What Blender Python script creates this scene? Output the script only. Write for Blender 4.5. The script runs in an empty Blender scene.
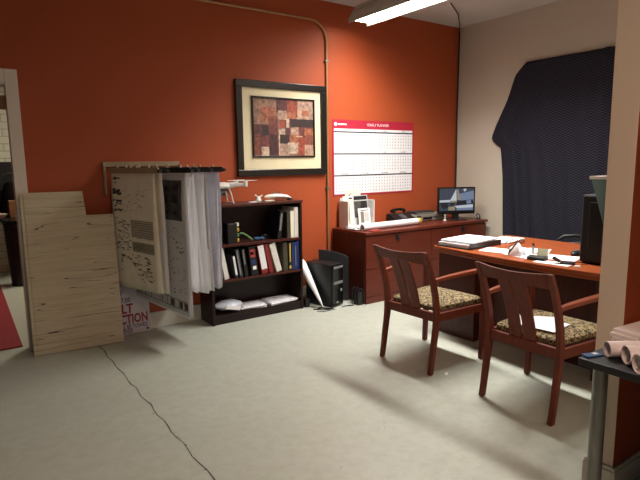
import bpy, bmesh, math, random
from math import sin, cos, pi, radians as R
from mathutils import Matrix, Vector
random.seed(7)
C = bpy.context.scene.collection
sc = bpy.context.scene

# ------------------------------------------------------------------ materials
def lin(h):
    if isinstance(h, str):
        h = h.lstrip('#'); c = [int(h[i:i+2], 16)/255 for i in (0, 2, 4)]
    else:
        c = h
    return tuple((v/12.92 if v <= .04045 else ((v+.055)/1.055)**2.4) for v in c) + (1,)

class Mat:
    def __init__(s, name):
        s.m = bpy.data.materials.new(name); s.m.use_nodes = True
        s.t = s.m.node_tree; s.b = s.t.nodes['Principled BSDF']
    def n(s, kind, **kw):
        nd = s.t.nodes.new(kind)
        for k, v in kw.items():
            if k in nd.inputs: nd.inputs[k].default_value = v
            else: setattr(nd, k, v)
        return nd
    def l(s, a, b): s.t.links.new(a, b)
    def coord(s, scale=(1, 1, 1), rot=(0, 0, 0)):
        tc = s.n('ShaderNodeTexCoord'); mp = s.n('ShaderNodeMapping')
        mp.inputs['Scale'].default_value = scale; mp.inputs['Rotation'].default_value = rot
        s.l(tc.outputs['Object'], mp.inputs['Vector']); return mp.outputs['Vector']
    def ramp(s, fac, stops, interp='LINEAR'):
        r = s.n('ShaderNodeValToRGB'); r.color_ramp.interpolation = interp
        el = r.color_ramp.elements
        while len(el) < len(stops): el.new(.5)
        for e, (p, c) in zip(el, stops): e.position = p; e.color = lin(c)
        s.l(fac, r.inputs['Fac']); return r.outputs['Color']
    def bump(s, h, strength=.2, dist=.01):
        b = s.n('ShaderNodeBump', Strength=strength, Distance=dist)
        s.l(h, b.inputs['Height']); s.l(b.outputs['Normal'], s.b.inputs['Normal'])
    def math(s, op, a, b=None):
        m = s.n('ShaderNodeMath', operation=op)
        for i, v in enumerate((a, b)):
            if v is None: continue
            if isinstance(v, (int, float)): m.inputs[i].default_value = v
            else: s.l(v, m.inputs[i])
        return m.outputs[0]

def plain(name, col, rough=.5, metal=0, var=.06, scale=12, spec=.5, emit=None):
    m = Mat(name); m.b.inputs['Roughness'].default_value = rough; m.b.inputs['Metallic'].default_value = metal
    m.b.inputs['Specular IOR Level'].default_value = spec
    c = lin(col)
    nz = m.n('ShaderNodeTexNoise', Scale=scale, Detail=3.0)
    m.l(m.coord(), nz.inputs['Vector'])
    r = m.n('ShaderNodeValToRGB')
    r.color_ramp.elements[0].position = .3; r.color_ramp.elements[1].position = .7
    r.color_ramp.elements[0].color = tuple(v*(1-var) for v in c[:3]) + (1,)
    r.color_ramp.elements[1].color = tuple(min(1, v*(1+var)) for v in c[:3]) + (1,)
    m.l(nz.outputs['Fac'], r.inputs['Fac']); m.l(r.outputs['Color'], m.b.inputs['Base Color'])
    if emit:
        m.b.inputs['Emission Color'].default_value = lin(emit[0]); m.b.inputs['Emission Strength'].default_value = emit[1]
    return m.m

def wood(name, dark, light, stretch, rough=.35, scale=6, contrast=(.3, .75)):
    m = Mat(name); m.b.inputs['Roughness'].default_value = rough; m.b.inputs['Specular IOR Level'].default_value = .3
    nz = m.n('ShaderNodeTexNoise', Scale=scale, Detail=6.0, Roughness=.6, Distortion=.4)
    m.l(m.coord(stretch), nz.inputs['Vector'])
    m.l(m.ramp(nz.outputs['Fac'], [(contrast[0], dark), (contrast[1], light)]), m.b.inputs['Base Color'])
    m.bump(nz.outputs['Fac'], .05, .002)
    return m.m

def mk_wall(name, a, b):
    m = Mat(name); m.b.inputs['Roughness'].default_value = .55; m.b.inputs['Specular IOR Level'].default_value = .35
    v = m.coord()
    n1 = m.n('ShaderNodeTexNoise', Scale=1.3, Detail=4.0); m.l(v, n1.inputs['Vector'])
    n2 = m.n('ShaderNodeTexNoise', Scale=180.0, Detail=2.0); m.l(v, n2.inputs['Vector'])
    m.l(m.ramp(n1.outputs['Fac'], [(.3, a), (.7, b)]), m.b.inputs['Base Color'])
    m.bump(n2.outputs['Fac'], .12, .002)
    return m.m

def mk_floor():
    m = Mat('painted_concrete'); v = m.coord()
    n1 = m.n('ShaderNodeTexNoise', Scale=1.1, Detail=6.0, Roughness=.6); m.l(v, n1.inputs['Vector'])
    n2 = m.n('ShaderNodeTexNoise', Scale=14.0, Detail=8.0, Roughness=.7); m.l(v, n2.inputs['Vector'])
    n3 = m.n('ShaderNodeTexNoise', Scale=9.0, Detail=10.0, Roughness=.8); m.l(m.coord((1, 1, 1), (0, 0, .7)), n3.inputs['Vector'])
    base = m.ramp(n1.outputs['Fac'], [(.3, '#b3b7ac'), (.7, '#babeb3')])
    dirt = m.ramp(n2.outputs['Fac'], [(.35, '#f1f0ec'), (.6, '#ffffff')])
    spec = m.ramp(n3.outputs['Fac'], [(.255, '#6d675c'), (.30, '#ffffff')])
    mx = m.n('ShaderNodeMix', data_type='RGBA', blend_type='MULTIPLY'); mx.inputs[0].default_value = 1
    m.l(base, mx.inputs[6]); m.l(dirt, mx.inputs[7])
    m2 = m.n('ShaderNodeMix', data_type='RGBA', blend_type='MULTIPLY'); m2.inputs[0].default_value = .8
    m.l(mx.outputs[2], m2.inputs[6]); m.l(spec, m2.inputs[7])
    m.l(m2.outputs[2], m.b.inputs['Base Color'])
    m.l(m.math('ADD', m.math('MULTIPLY', n2.outputs['Fac'], .25), .30), m.b.inputs['Roughness'])
    m.bump(n1.outputs['Fac'], .15, .01)
    return m.m

def mk_planks():
    m = Mat('weathered_planks'); m.b.inputs['Roughness'].default_value = .75
    a = m.n('ShaderNodeTexNoise', Scale=3.0, Detail=8.0, Roughness=.65, Distortion=.6); m.l(m.coord((.8, 3, 9)), a.inputs['Vector'])
    b = m.n('ShaderNodeTexNoise', Scale=2.0, Detail=1.5, Roughness=.45, Distortion=.05); m.l(m.coord((.22, .3, 5.5), (0, R(2), 0)), b.inputs['Vector'])
    k = m.n('ShaderNodeTexNoise', Scale=4.0, Detail=3.0); m.l(m.coord((.5, 1, 9)), k.inputs['Vector'])
    base = m.ramp(a.outputs['Fac'], [(.28, '#b9aa8c'), (.5, '#c8baa0'), (.75, '#d2c6ae')])
    lines = m.math('ABSOLUTE', m.math('SUBTRACT', m.math('FRACT', m.math('MULTIPLY', b.outputs['Fac'], 11.0)), .5))
    thin = m.math('MULTIPLY', m.math('LESS_THAN', lines, .022), m.math('GREATER_THAN', k.outputs['Fac'], .46))
    crack = m.ramp(thin, [(0, '#ffffff'), (1, '#5a4a33')])
    mx = m.n('ShaderNodeMix', data_type='RGBA', blend_type='MULTIPLY'); mx.inputs[0].default_value = .85
    m.l(base, mx.inputs[6]); m.l(crack, mx.inputs[7]); m.l(mx.outputs[2], m.b.inputs['Base Color'])
    m.bump(a.outputs['Fac'], .2, .004)
    return m.m

def mk_leopard():
    m = Mat('spotted_upholstery'); m.b.inputs['Roughness'].default_value = .9
    n = m.n('ShaderNodeTexNoise', Scale=25.0, Detail=2.0); m.l(m.coord(), n.inputs['Vector'])
    vo = m.n('ShaderNodeTexVoronoi', Scale=64.0)
    ad = m.n('ShaderNodeMix', data_type='RGBA', blend_type='ADD'); ad.inputs[0].default_value = .05
    m.l(m.coord(), ad.inputs[6]); m.l(n.outputs['Color'], ad.inputs[7]); m.l(ad.outputs[2], vo.inputs['Vector'])
    m.l(m.ramp(vo.outputs['Distance'], [(.0, '#6b5a3e'), (.24, '#5a4a32'), (.30, '#17130f'), (.46, '#17130f'), (.53, '#8f7d5a'), (.8, '#9c8a64')]), m.b.inputs['Base Color'])
    m.bump(vo.outputs['Distance'], .2, .004)
    return m.m

def mk_blanket():
    m = Mat('quilted_navy'); m.b.inputs['Roughness'].default_value = .85
    m.b.inputs['Specular IOR Level'].default_value = .15
    tc = m.n('ShaderNodeTexCoord'); sp = m.n('ShaderNodeSeparateXYZ'); m.l(tc.outputs['Object'], sp.inputs[0])
    y, z = sp.outputs['Y'], sp.outputs['Z']
    tri = m.math('PINGPONG', y, .03)
    band = m.math('FRACT', m.math('MULTIPLY', m.math('ADD', z, m.math('MULTIPLY', tri, .8)), 36.0))
    m.l(m.ramp(band, [(.0, '#45454f'), (.14, '#3b3b47'), (.24, '#191924'), (.9, '#1c1c28'), (1, '#45454f')]), m.b.inputs['Base Color'])
    h = m.math('PINGPONG', band, .5)
    m.bump(h, .5, .012)
    return m.m

def mk_concrete_block():
    m = Mat('pale_block'); m.b.inputs['Roughness'].default_value = .8
    br = m.n('ShaderNodeTexBrick', Scale=2.5); br.inputs['Color1'].default_value = lin('#c9cbb9'); br.inputs['Color2'].default_value = lin('#d3d3c2'); br.inputs['Mortar'].default_value = lin('#aeb0a2')
    m.l(m.coord((1, 1, 1), (pi/2, 0, 0)), br.inputs['Vector']); m.l(br.outputs['Color'], m.b.inputs['Base Color'])
    return m.m

def mk_galv():
    m = Mat('brushed_steel'); m.b.inputs['Metallic'].default_value = .9
    n = m.n('ShaderNodeTexNoise', Scale=8.0, Detail=5.0); m.l(m.coord((6, 6, .5)), n.inputs['Vector'])
    m.l(m.ramp(n.outputs['Fac'], [(.3, '#686966'), (.7, '#8e8e89')]), m.b.inputs['Base Color'])
    m.b.inputs['Roughness'].default_value = .38
    return m.m

M = dict(
    orange=mk_wall('terracotta_paint', '#a54b29', '#ab4f2b'),
    beige=mk_wall('beige_paint', '#bcb4a6', '#c3bbad'),
    pillar_lit_beige=mk_wall('beige_paint_lit', '#d6c3ae', '#dcc9b4'),  # same beige wall paint, lightened and warmed so the partition looks more lit
    ceil=mk_wall('ceiling_paint', '#c4c3c0', '#cac9c6'),
    white_trim=mk_wall('trim_paint', '#dcd0c4', '#e4d9ce'),
    base_trim=mk_wall('baseboard_paint', '#dad3c6', '#e2dbd0'),
    floor=mk_floor(), planks=mk_planks(), leopard=mk_leopard(), blanket=mk_blanket(), block=mk_concrete_block(), steel=mk_galv(),
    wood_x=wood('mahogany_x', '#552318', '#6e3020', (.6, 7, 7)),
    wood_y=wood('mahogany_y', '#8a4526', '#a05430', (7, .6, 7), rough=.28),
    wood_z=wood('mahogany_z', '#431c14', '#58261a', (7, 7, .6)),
    chairwood=wood('chair_mahogany', '#5a2617', '#73331f', (7, 7, .8), rough=.5),
    armwood=wood('arm_mahogany', '#74371f', '#8b4529', (.8, 7, 7), rough=.42),
    espresso=wood('espresso_veneer', '#1c0e0d', '#281513', (1, 8, 8), rough=.35),
    espresso_edge=wood('espresso_edge', '#3f1d18', '#50271f', (1, 8, 8), rough=.35),
    black=plain('black_plastic', '#161618', .4), black_matte=plain('black_matte', '#131314', .7),
    black_gloss=plain('black_gloss', '#0e0e10', .18), dgrey=plain('dark_grey_plastic', '#2b2c2e', .5),
    grey=plain('grey_plastic', '#77787a', .5), silver=plain('silver_plastic', '#b4b0a6', .35, .5),
    white=plain('white_plastic', '#dedbd4', .4), paper=plain('white_paper', '#eaeaee', .85, var=.03),
    cream=plain('cream_paper', '#ebe3d0', .85, var=.05), bluepaper=plain('bluish_paper', '#d0d0de', .85, var=.05), greypaper=plain('grey_paper', '#c6c5c6', .85, var=.05),
    pinkpaper=plain('pale_pink_paper', '#f0e2df', .8, var=.05),
    ink=plain('drawing_ink', '#4a463f', .8), ink_light=plain('faint_ink', '#7f7866', .8), photo=plain('printed_photo', '#4a4745', .7, var=.5, scale=18), photo_dark=plain('printed_dark', '#1f1d1c', .7),
    red=plain('red_print', '#b01f3a', .6), darkred=plain('dark_red', '#7d1f1d', .6), redcarpet=plain('red_carpet', '#86202a', .95, var=.2, scale=60),
    mat_cream=plain('cream_matboard', '#e3d7b4', .8, var=.02), frame_black=plain('frame_black', '#17130f', .3),
    conduit=plain('galvanised_pipe', '#a8835f', .4, .6), beige_metal=plain('beige_metal', '#a08d70', .5),
    lens=plain('lamp_lens', '#ffffff', .5, emit=('#fff4e4', 17)), housing=plain('lamp_housing', '#bdbab0', .45),
    screen_bg=plain('screen_sky', '#101214', .25, emit=('#525f74', 0.40)), screen_white=plain('screen_white', '#101214', .25, emit=('#d5dde6', 0.65)),
    screen_dark=plain('screen_dark', '#101214', .25, emit=('#1c2330', .6)), screen_blue=plain('screen_blue', '#101214', .25, emit=('#8fa3c4', 0.50)), screen_tan=plain('screen_tan', '#101214', .25, emit=('#b9a98c', 0.50)),
    yellow=plain('yellow_plastic', '#c9a93a', .5), green=plain('green_cable', '#5b8a56', .5), blue=plain('blue_vinyl', '#23376e', .45), bluecable=plain('blue_cable', '#3f6f9c', .45),
    bag=plain('clear_bag', '#c5cbd8', .25), teal=plain('teal_plastic', '#6f8a8c', .45), card=plain('brown_cardboard', '#8a6038', .85), glass_card=plain('pale_yellow_card', '#cfd2b4', .35),
    brightblue=plain('bright_blue', '#1f4a7c', .45), cable=plain('black_cable', '#0f0f10', .5), clamp=plain('clamp_dark', '#26282a', .4, .3), knob=plain('bright_knob', '#e8dcc0', .25, .6),
    deskblack=plain('black_laminate', '#1a1b1d', .45), officeblack=plain('black_vinyl', '#151517', .4), olive=plain('olive_cover', '#3f3a2c', .6), redbox=plain('red_fabric', '#a03a35', .8), green_wall=plain('greenish_panel', '#9fa08a', .7), brownish=plain('amber_wood', '#7c4f22', .5),
)

# ------------------------------------------------------------------ mesh building
class MB:
    def __init__(s, *mats): s.v = []; s.f = []; s.mi = []; s.sm = []; s.mats = [M[m] if isinstance(m, str) else m for m in mats]; s.cur = 0; s.smooth = False; s.T = Matrix.Identity(4)
    def use(s, i): s.cur = i; return s
    def add(s, vs, fs, smooth=None):
        o = len(s.v); s.v += [s.T @ Vector(v) for v in vs]
        for f in fs: s.f.append([i+o for i in f]); s.mi.append(s.cur); s.sm.append(s.smooth if smooth is None else smooth)
        return s
    def box(s, x0, x1, y0, y1, z0, z1):
        v = [(x, y, z) for z in (z0, z1) for y in (y0, y1) for x in (x0, x1)]
        return s.add(v, [(0, 2, 3, 1), (4, 5, 7, 6), (0, 1, 5, 4), (2, 6, 7, 3), (0, 4, 6, 2), (1, 3, 7, 5)])
    def cbox(s, c, d, rot=(0, 0, 0)):
        m = Matrix.Translation(c) @ (Matrix.Rotation(rot[2], 4, 'Z') @ Matrix.Rotation(rot[1], 4, 'Y') @ Matrix.Rotation(rot[0], 4, 'X'))
        a, b, e = [t/2 for t in d]
        v = [m @ Vector((x, y, z)) for z in (-e, e) for y in (-b, b) for x in (-a, a)]
        return s.add(v, [(0, 2, 3, 1), (4, 5, 7, 6), (0, 1, 5, 4), (2, 6, 7, 3), (0, 4, 6, 2), (1, 3, 7, 5)])
    def prism(s, pts, a0, a1, axis='z'):
        def p3(p, a): return {'z': (p[0], p[1], a), 'y': (p[0], a, p[1]), 'x': (a, p[0], p[1])}[axis]
        n = len(pts); v = [p3(p, a0) for p in pts] + [p3(p, a1) for p in pts]
        return s.add(v, [tuple(range(n))[::-1], tuple(range(n, 2*n))] + [(i, (i+1) % n, n+(i+1) % n, n+i) for i in range(n)])
    def sweep(s, secs, cap=True, smooth=True, closed=True):
        """secs: list of rings (equal length lists of points)"""
        n = len(secs[0]); v = [p for r in secs for p in r]; f = []
        for k in range(len(secs)-1):
            for i in range(n if closed else n-1):
                f.append((k*n+i, k*n+(i+1) % n, (k+1)*n+(i+1) % n, (k+1)*n+i))
        if cap: f += [tuple(range(n))[::-1], tuple(range((len(secs)-1)*n, len(secs)*n))]
        return s.add(v, f, smooth)
    def tube(s, pts, r, n=8, smooth=True):
        pts = [Vector(p) for p in pts]; rs = r if isinstance(r, (list, tuple)) else [r]*len(pts); secs = []; up = None
        for i, p in enumerate(pts):
            d = (pts[min(i+1, len(pts)-1)]-pts[max(i-1, 0)]).normalized()
            if up is None: up = Vector((0, 0, 1)) if abs(d.z) < .9 else Vector((1, 0, 0))
            a = d.cross(up).normalized(); up = a.cross(d).normalized()
            secs.append([p + (a*cos(2*pi*k/n)+up*sin(2*pi*k/n))*rs[i] for k in range(n)])
        return s.sweep(secs, True, smooth)
    def lathe(s, prof, c=(0, 0, 0), n=20, smooth=True):
        return s.sweep([[(c[0]+r*cos(2*pi*k/n), c[1]+r*sin(2*pi*k/n), c[2]+z) for k in range(n)] for r, z in prof], True, smooth)
    def bars(s, path, wy, wx, yc):
        """rectangular bar following (x,z) path"""
        secs = []
        for i, (x, z) in enumerate(path):
            w = wx[i] if isinstance(wx, list) else wx
            secs.append([(x-w/2, yc-wy/2, z), (x+w/2, yc-wy/2, z), (x+w/2, yc+wy/2, z), (x-w/2, yc+wy/2, z)])
        return s.sweep(secs, True, True)
    def text(s, body, size, mtx, align='LEFT', bold=0):
        cu = bpy.data.curves.new('t', 'FONT'); cu.offset = bold; cu.body = body; cu.size = size; cu.align_x = align; cu.resolution_u = 2
        ob = bpy.data.objects.new('t', cu); C.objects.link(ob)
        dg = bpy.context.evaluated_depsgraph_get(); dg.update(); me = ob.evaluated_get(dg).to_mesh()
        vs = [mtx @ v.co for v in me.vertices]; fs = [tuple(p.vertices) for p in me.polygons]
        s.add(vs, fs, False); ob.evaluated_get(dg).to_mesh_clear()
        bpy.data.objects.remove(ob); bpy.data.curves.remove(cu); return s
    def build(s, name, parent=None, bevel=0, subsurf=0, solid=0, seg=2):
        me = bpy.data.meshes.new(name)
        inv = Matrix.Identity(4)
        if parent is not None:
            r = parent
            while r.parent is not None: r = r.parent
            if r.type == 'EMPTY': inv = (Matrix.Translation(r.location) @ r.rotation_euler.to_matrix().to_4x4()).inverted() if not s_local[0] else inv
        me.from_pydata([inv @ v for v in s.v], [], s.f)
        for m in s.mats: me.materials.append(m)
        for p, mi, sm in zip(me.polygons, s.mi, s.sm): p.material_index = mi; p.use_smooth = sm
        bm = bmesh.new(); bm.from_mesh(me)
        if not any(len(f) > 8 for f in s.f) or True: bmesh.ops.recalc_face_normals(bm, faces=bm.faces)
        bm.to_mesh(me); bm.free()
        if any(s.sm): me.set_sharp_from_angle(angle=R(38))
        o = bpy.data.objects.new(name, me); C.objects.link(o); o.parent = parent
        if solid: d = o.modifiers.new('s', 'SOLIDIFY'); d.thickness = solid; d.offset = 0
        if subsurf: d = o.modifiers.new('u', 'SUBSURF'); d.levels = d.render_levels = subsurf
        if bevel: d = o.modifiers.new('b', 'BEVEL'); d.width = bevel; d.segments = seg; d.limit_method = 'ANGLE'; d.angle_limit = R(40)
        return o
s_local = [False]

def tag(o, label, cat, group=None):
    o['label'] = label; o['category'] = cat
    if group: o['group'] = group
    return o
def thing(name, loc, label, cat, rz=0, group=None):
    o = bpy.data.objects.new(name, None); o.empty_display_size = .1; C.objects.link(o)
    o.location = loc; o.rotation_euler = (0, 0, rz); return tag(o, label, cat, group)
def struct(o): o['kind'] = 'structure'; return o
def local(on): s_local[0] = on

WY = 4.74      # face of the terracotta wall
WX = 5.55      # face of the beige side wall
CZ = 3.17
CRZ = .765     # top of the credenza
DZ = .765      # desk top

# ------------------------------------------------------------------ the room
struct(MB('floor').box(-4, 6.2, -3, 9.2, -.12, 0).build('floor'))
struct(MB('ceil').box(-4, 6.2, -3, 9.2, CZ, CZ+.12).build('ceiling'))
w = MB('orange')
w.box(.447, WX+.12, WY, WY+.12, 0, CZ); w.box(-.55, .447, WY, WY+.12, 2.12, CZ); w.box(-4, -.55, WY, WY+.12, 0, CZ)
struct(w.build('wall_back'))
struct(MB('beige').box(WX, WX+.12, -3, WY, 0, CZ).build('wall_right'))
struct(MB('block').box(-3.88, 6.2, 8.6, 8.72, 0, CZ).build('wall_far_room'))
# partition stub: beige end and far face, terracotta near face
w = MB('pillar_lit_beige', 'orange'); w.box(2.33, WX, 1.045, 1.16, 0, CZ)
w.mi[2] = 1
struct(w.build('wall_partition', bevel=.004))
struct(MB('base_trim').box(.52, 3.45, WY-.014, WY, 0, .15).box(5.48, WX, WY-.014, WY, 0, .15).build('baseboard_back', bevel=.004))
struct(MB('base_trim').box(WX-.014, WX, 1.18, WY-.015, 0, .11).build('baseboard_right', bevel=.004))
w = MB('base_trim')
w.box(2.315, WX, 1.029, 1.045, 0, .105).box(2.315, 2.33, 1.045, 1.176, 0, .105).box(2.33, WX, 1.16, 1.176, 0, .105)
w.box(2.320, WX, 1.034, 1.045, .105, .122).box(2.320, 2.33, 1.045, 1.171, .105, .122).box(2.33, WX, 1.16, 1.171, .105, .122)
struct(w.build('baseboard_partition', bevel=.003))
t = MB('white_trim')
t.box(.432, .52, WY-.02, WY, 0, 2.222).box(-.65, .432, WY-.02, WY, 2.12, 2.222).box(-.65, -.55, WY-.02, WY, 0, 2.12)
t.box(.436, .447, WY-.012, WY+.12, 0, 2.12).box(-.55, .436, WY-.012, WY+.12, 2.105, 2.12)
struct(t.build('trim_1', bevel=.004))
# saw-cut joint in the slab
cr = MB('ink'); pts = []; n = 90
for i in range(n+1):
    y = -2.5 + 7.2*i/n; pts.append((.915 + .006*sin(i*1.7) + random.uniform(-.004, .004), y, random.uniform(.0022, .0045)))
for i in range(n):
    a, b = pts[i], pts[i+1]
    cr.add([(a[0]-a[2], a[1], .0008), (a[0]+a[2], a[1], .0008), (b[0]+b[2], b[1], .0008), (b[0]-b[2], b[1], .0008)], [(0, 1, 2, 3)])
for i in range(70):
    y = random.uniform(-2.4, 4.4); x = .915+.006*sin((y+2.5)/7.2*n*1.7)+random.gauss(0, .006); r = random.uniform(.002, .006)
    cr.add([(x+r*random.uniform(.6, 1.3)*cos(2*pi*k/6), y+r*random.uniform(.6, 1.6)*sin(2*pi*k/6), .0009) for k in range(6)], [tuple(range(6))])
for x0_, y0_, dx_, dy_ in ((1.35, 1.62, .5, -.12), (1.9, 2.1, .05, .03), (1.45, 1.9, .03, .05), (1.72, 2.35, .02, .03), (.6, 1.75, .02, .01)):
    for k in range(12):
        a, b = k/12, (k+1)/12; wv = lambda u: .012*sin(u*5+x0_*9)
        cr.add([(x0_+dx_*a, y0_+dy_*a+wv(a), .0007), (x0_+dx_*b, y0_+dy_*b+wv(b), .0007), (x0_+dx_*b, y0_+dy_*b+wv(b)+.0022, .0007), (x0_+dx_*a, y0_+dy_*a+wv(a)+.0022, .0007)], [(0, 1, 2, 3)])
struct(cr.build('trim_2'))
struct(MB('brownish').box(.30, .435, WY+.02, WY+.10, 1.93, 2.03).build('trim_3', bevel=.004))

# ------------------------------------------------------------------ ceiling fixture (out of a row) and the cables
def fixture(x, y0, y1, z, label, name='ceiling_light', lens='lens'):
    t = thing(name, (x, (y0+y1)/2, z), label, 'ceiling light', group=None)
    h = MB('housing')
    prof = [(-.126, -.036), (-.122, -.036), (-.119, 0), (-.05, .098), (.05, .098), (.119, 0), (.122, -.036), (.126, -.036), (.124, 0), (.056, .105), (-.056, .105), (-.124, 0)]
    h.prism([(x+a, z+b) for a, b in prof], y0, y1, 'y')
    h.build('reflector', t)
    h = MB('housing'); h.box(x-.056, x+.056, y0+.02, y1-.02, z+.1055, z+.135); h.build('ballast_box', t, bevel=.004)
    h = MB('housing'); tz = [(-.125, -.004), (.125, -.004), (.056, .107), (-.056, .107)]
    h.prism([(x+a, z+b) for a, b in tz], y1, y1+.006, 'y'); h.build('end_plate', t)
    h = MB('housing'); h.prism([(x+a, z+b) for a, b in tz], y0-.006, y0, 'y'); h.build('end_plate', t)
    l = MB(lens); l.prism([(x-.117, z+.004), (x-.105, z-.004), (x+.105, z-.004), (x+.117, z+.004)], y0+.004, y1-.004, 'y'); l.build('lens', t)
    for yy in (y0+.25, y1-.25):
        MB('steel').tube([(x, yy, z+.136), (x, yy, CZ-.0005)], .0022, 6).build('suspension_wire', t)
    return t
fixture(3.645, 2.02, 4.45, 2.936, 'long white suspended fluorescent light glowing above the chairs and desk')
M['lens2'] = plain('far_lamp_lens', '#ffffff', .5, emit=('#ffdcc4', 52))
fixture(.7, -.75, .5, 2.95, 'white suspended fluorescent light overhead near the viewpoint', lens='lens2')
M['lens3'] = plain('next_room_lens', '#ffffff', .5, emit=('#fff3dc', 70))
fixture(2.3, 6.4, 8.2, 2.9, 'white fluorescent light in the room through the doorway', lens='lens3')
la = bpy.data.lights.new('lamp_glow', 'AREA'); la.shape = 'RECTANGLE'; la.size = .19; la.size_y = 2.2; la.energy = 90; la.spread = R(140); la.color = (1, .96, .90)
lo = bpy.data.objects.new('lamp_glow', la); C.objects.link(lo); lo.location = (3.645, 3.16, 2.929)
# cables
c = MB('cable'); c.tube([(4.60, 4.05, 3.16), (4.95, 4.25, 3.145), (5.3, 4.52, 3.13), (5.532, 4.715, 3.12), (5.535, 4.722, 2.6), (5.530, 4.724, 2.0), (5.536, 4.722, 1.5), (5.534, 4.722, .82)], [.006]*3+[.009]*5, 6)
tag(c.build('corner_cable'), 'black cable running down the corner where orange and beige walls meet', 'cable')
p = thing('conduit_pipe', (3.437, WY, 0), 'thin metal conduit bending down the orange wall beside the calendar', 'pipe')
pts = [(.2, WY-.016, 2.957), (3.23, WY-.016, 2.957)] + [(3.23+.205*sin(a), WY-.016, 2.957-.205*(1-cos(a))) for a in [pi/2*k/8 for k in range(1, 9)]] + [(3.435, WY-.016, .24)]
MB('conduit').tube(pts, .012, 8).build('pipe', p)
for z in (2.55, 1.2):
    MB('steel').box(3.41, 3.46, WY-.03, WY-.001, z, z+.02).build('strap', p, bevel=.003)
MB('steel').box(3.41, 3.46, WY-.05, WY-.001, .12, .24).build('outlet_box', p, bevel=.004)

# ------------------------------------------------------------------ picture and calendar
def picture():
    x0, x1, z0, z1 = 2.345, 3.416, 1.362, 2.296; yb = WY-.002
    t = thing('framed_picture', ((x0+x1)/2, yb, z0), 'large black framed abstract patchwork print in a cream mat', 'picture')
    def rect(m, a, b, c, d, w, y0, y1): m.box(a, b, y0, y1, d-w, d).box(a, b, y0, y1, c, c+w).box(a, a+w, y0, y1, c+w, d-w).box(b-w, b, y0, y1, c+w, d-w)
    f = MB('frame_black'); rect(f, x0, x1, z0, z1, .068, yb-.035, yb); f.build('frame', t, bevel=.006)
    MB('mat_cream').box(x0+.066, x1-.066, yb-.014, yb-.002, z0+.066, z1-.066).build('matboard', t)
    a, b, c, d = 2.515, 3.265, 1.548, 2.148
    f = MB('frame_black'); rect(f, a, b, c, d, .018, yb-.03, yb-.0145); f.build('inner_frame', t, bevel=.003)
    cols = ['#8a6655', '#64302a', '#3e1f20', '#a38372', '#8a3d2a', '#552a2a', '#b8a08c', '#7a4034', '#2d1a1c', '#9a5a40']
    pm = [plain('print_%d' % i, cc, .6, var=.5, scale=30) for i, cc in enumerate(cols)]
    m = MB(*pm); W, H = b-a-.03, d-c-.03
    # u, v (from top-left), width, height, colour
    rects = [(0, 0, .37, .45, 0), (.12, .15, .22, .25, 9), (.37, 0, .18, .24, 5), (.55, 0, .17, .3, 4), (.72, 0, .28, .34, 3), (.55, .22, .14, .12, 9), (.8, .18, .12, .1, 9),
             (.0, .45, .4, .55, 1), (.0, .45, .25, .18, 5), (.14, .48, .1, .16, 8), (.4, .2, .14, .16, 3), (.42, .36, .1, .14, 4), (.4, .52, .11, .1, 6), (.24, .3, .14, .15, 7),
             (.58, .34, .42, .14, 8), (.51, .36, .1, .4, 5), (.6, .5, .14, .12, 3), (.74, .48, .26, .2, 1), (.84, .5, .16, .14, 9), (.42, .62, .16, .18, 8), (.58, .62, .18, .16, 9),
             (.74, .66, .12, .34, 4), (.86, .62, .14, .18, 7), (.84, .8, .16, .2, 3), (.25, .62, .13, .38, 2), (.0, .62, .1, .38, 7), (.12, .84, .12, .16, 6), (.4, .78, .16, .22, 3), (.55, .76, .17, .2, 6), (.4, .62, .02, .36, 6), (.53, .34, .05, .16, 6), (.7, .64, .1, .02, 6)]
    m.use(0).box(a+.015, b-.015, yb-.0195, yb-.0145, c+.015, d-.015)
    for k, (u, v, ww, hh, ci) in enumerate(rects):
        X0 = a+.015+u*W; Z1 = d-.015-v*H; yy = yb-.0196-k*.00005
        m.use(ci).add([(X0, yy, Z1), (X0+ww*W, yy, Z1), (X0+ww*W, yy, Z1-hh*H), (X0, yy, Z1-hh*H)], [(0, 1, 2, 3)])
    m.build('print', t)
picture()

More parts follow.
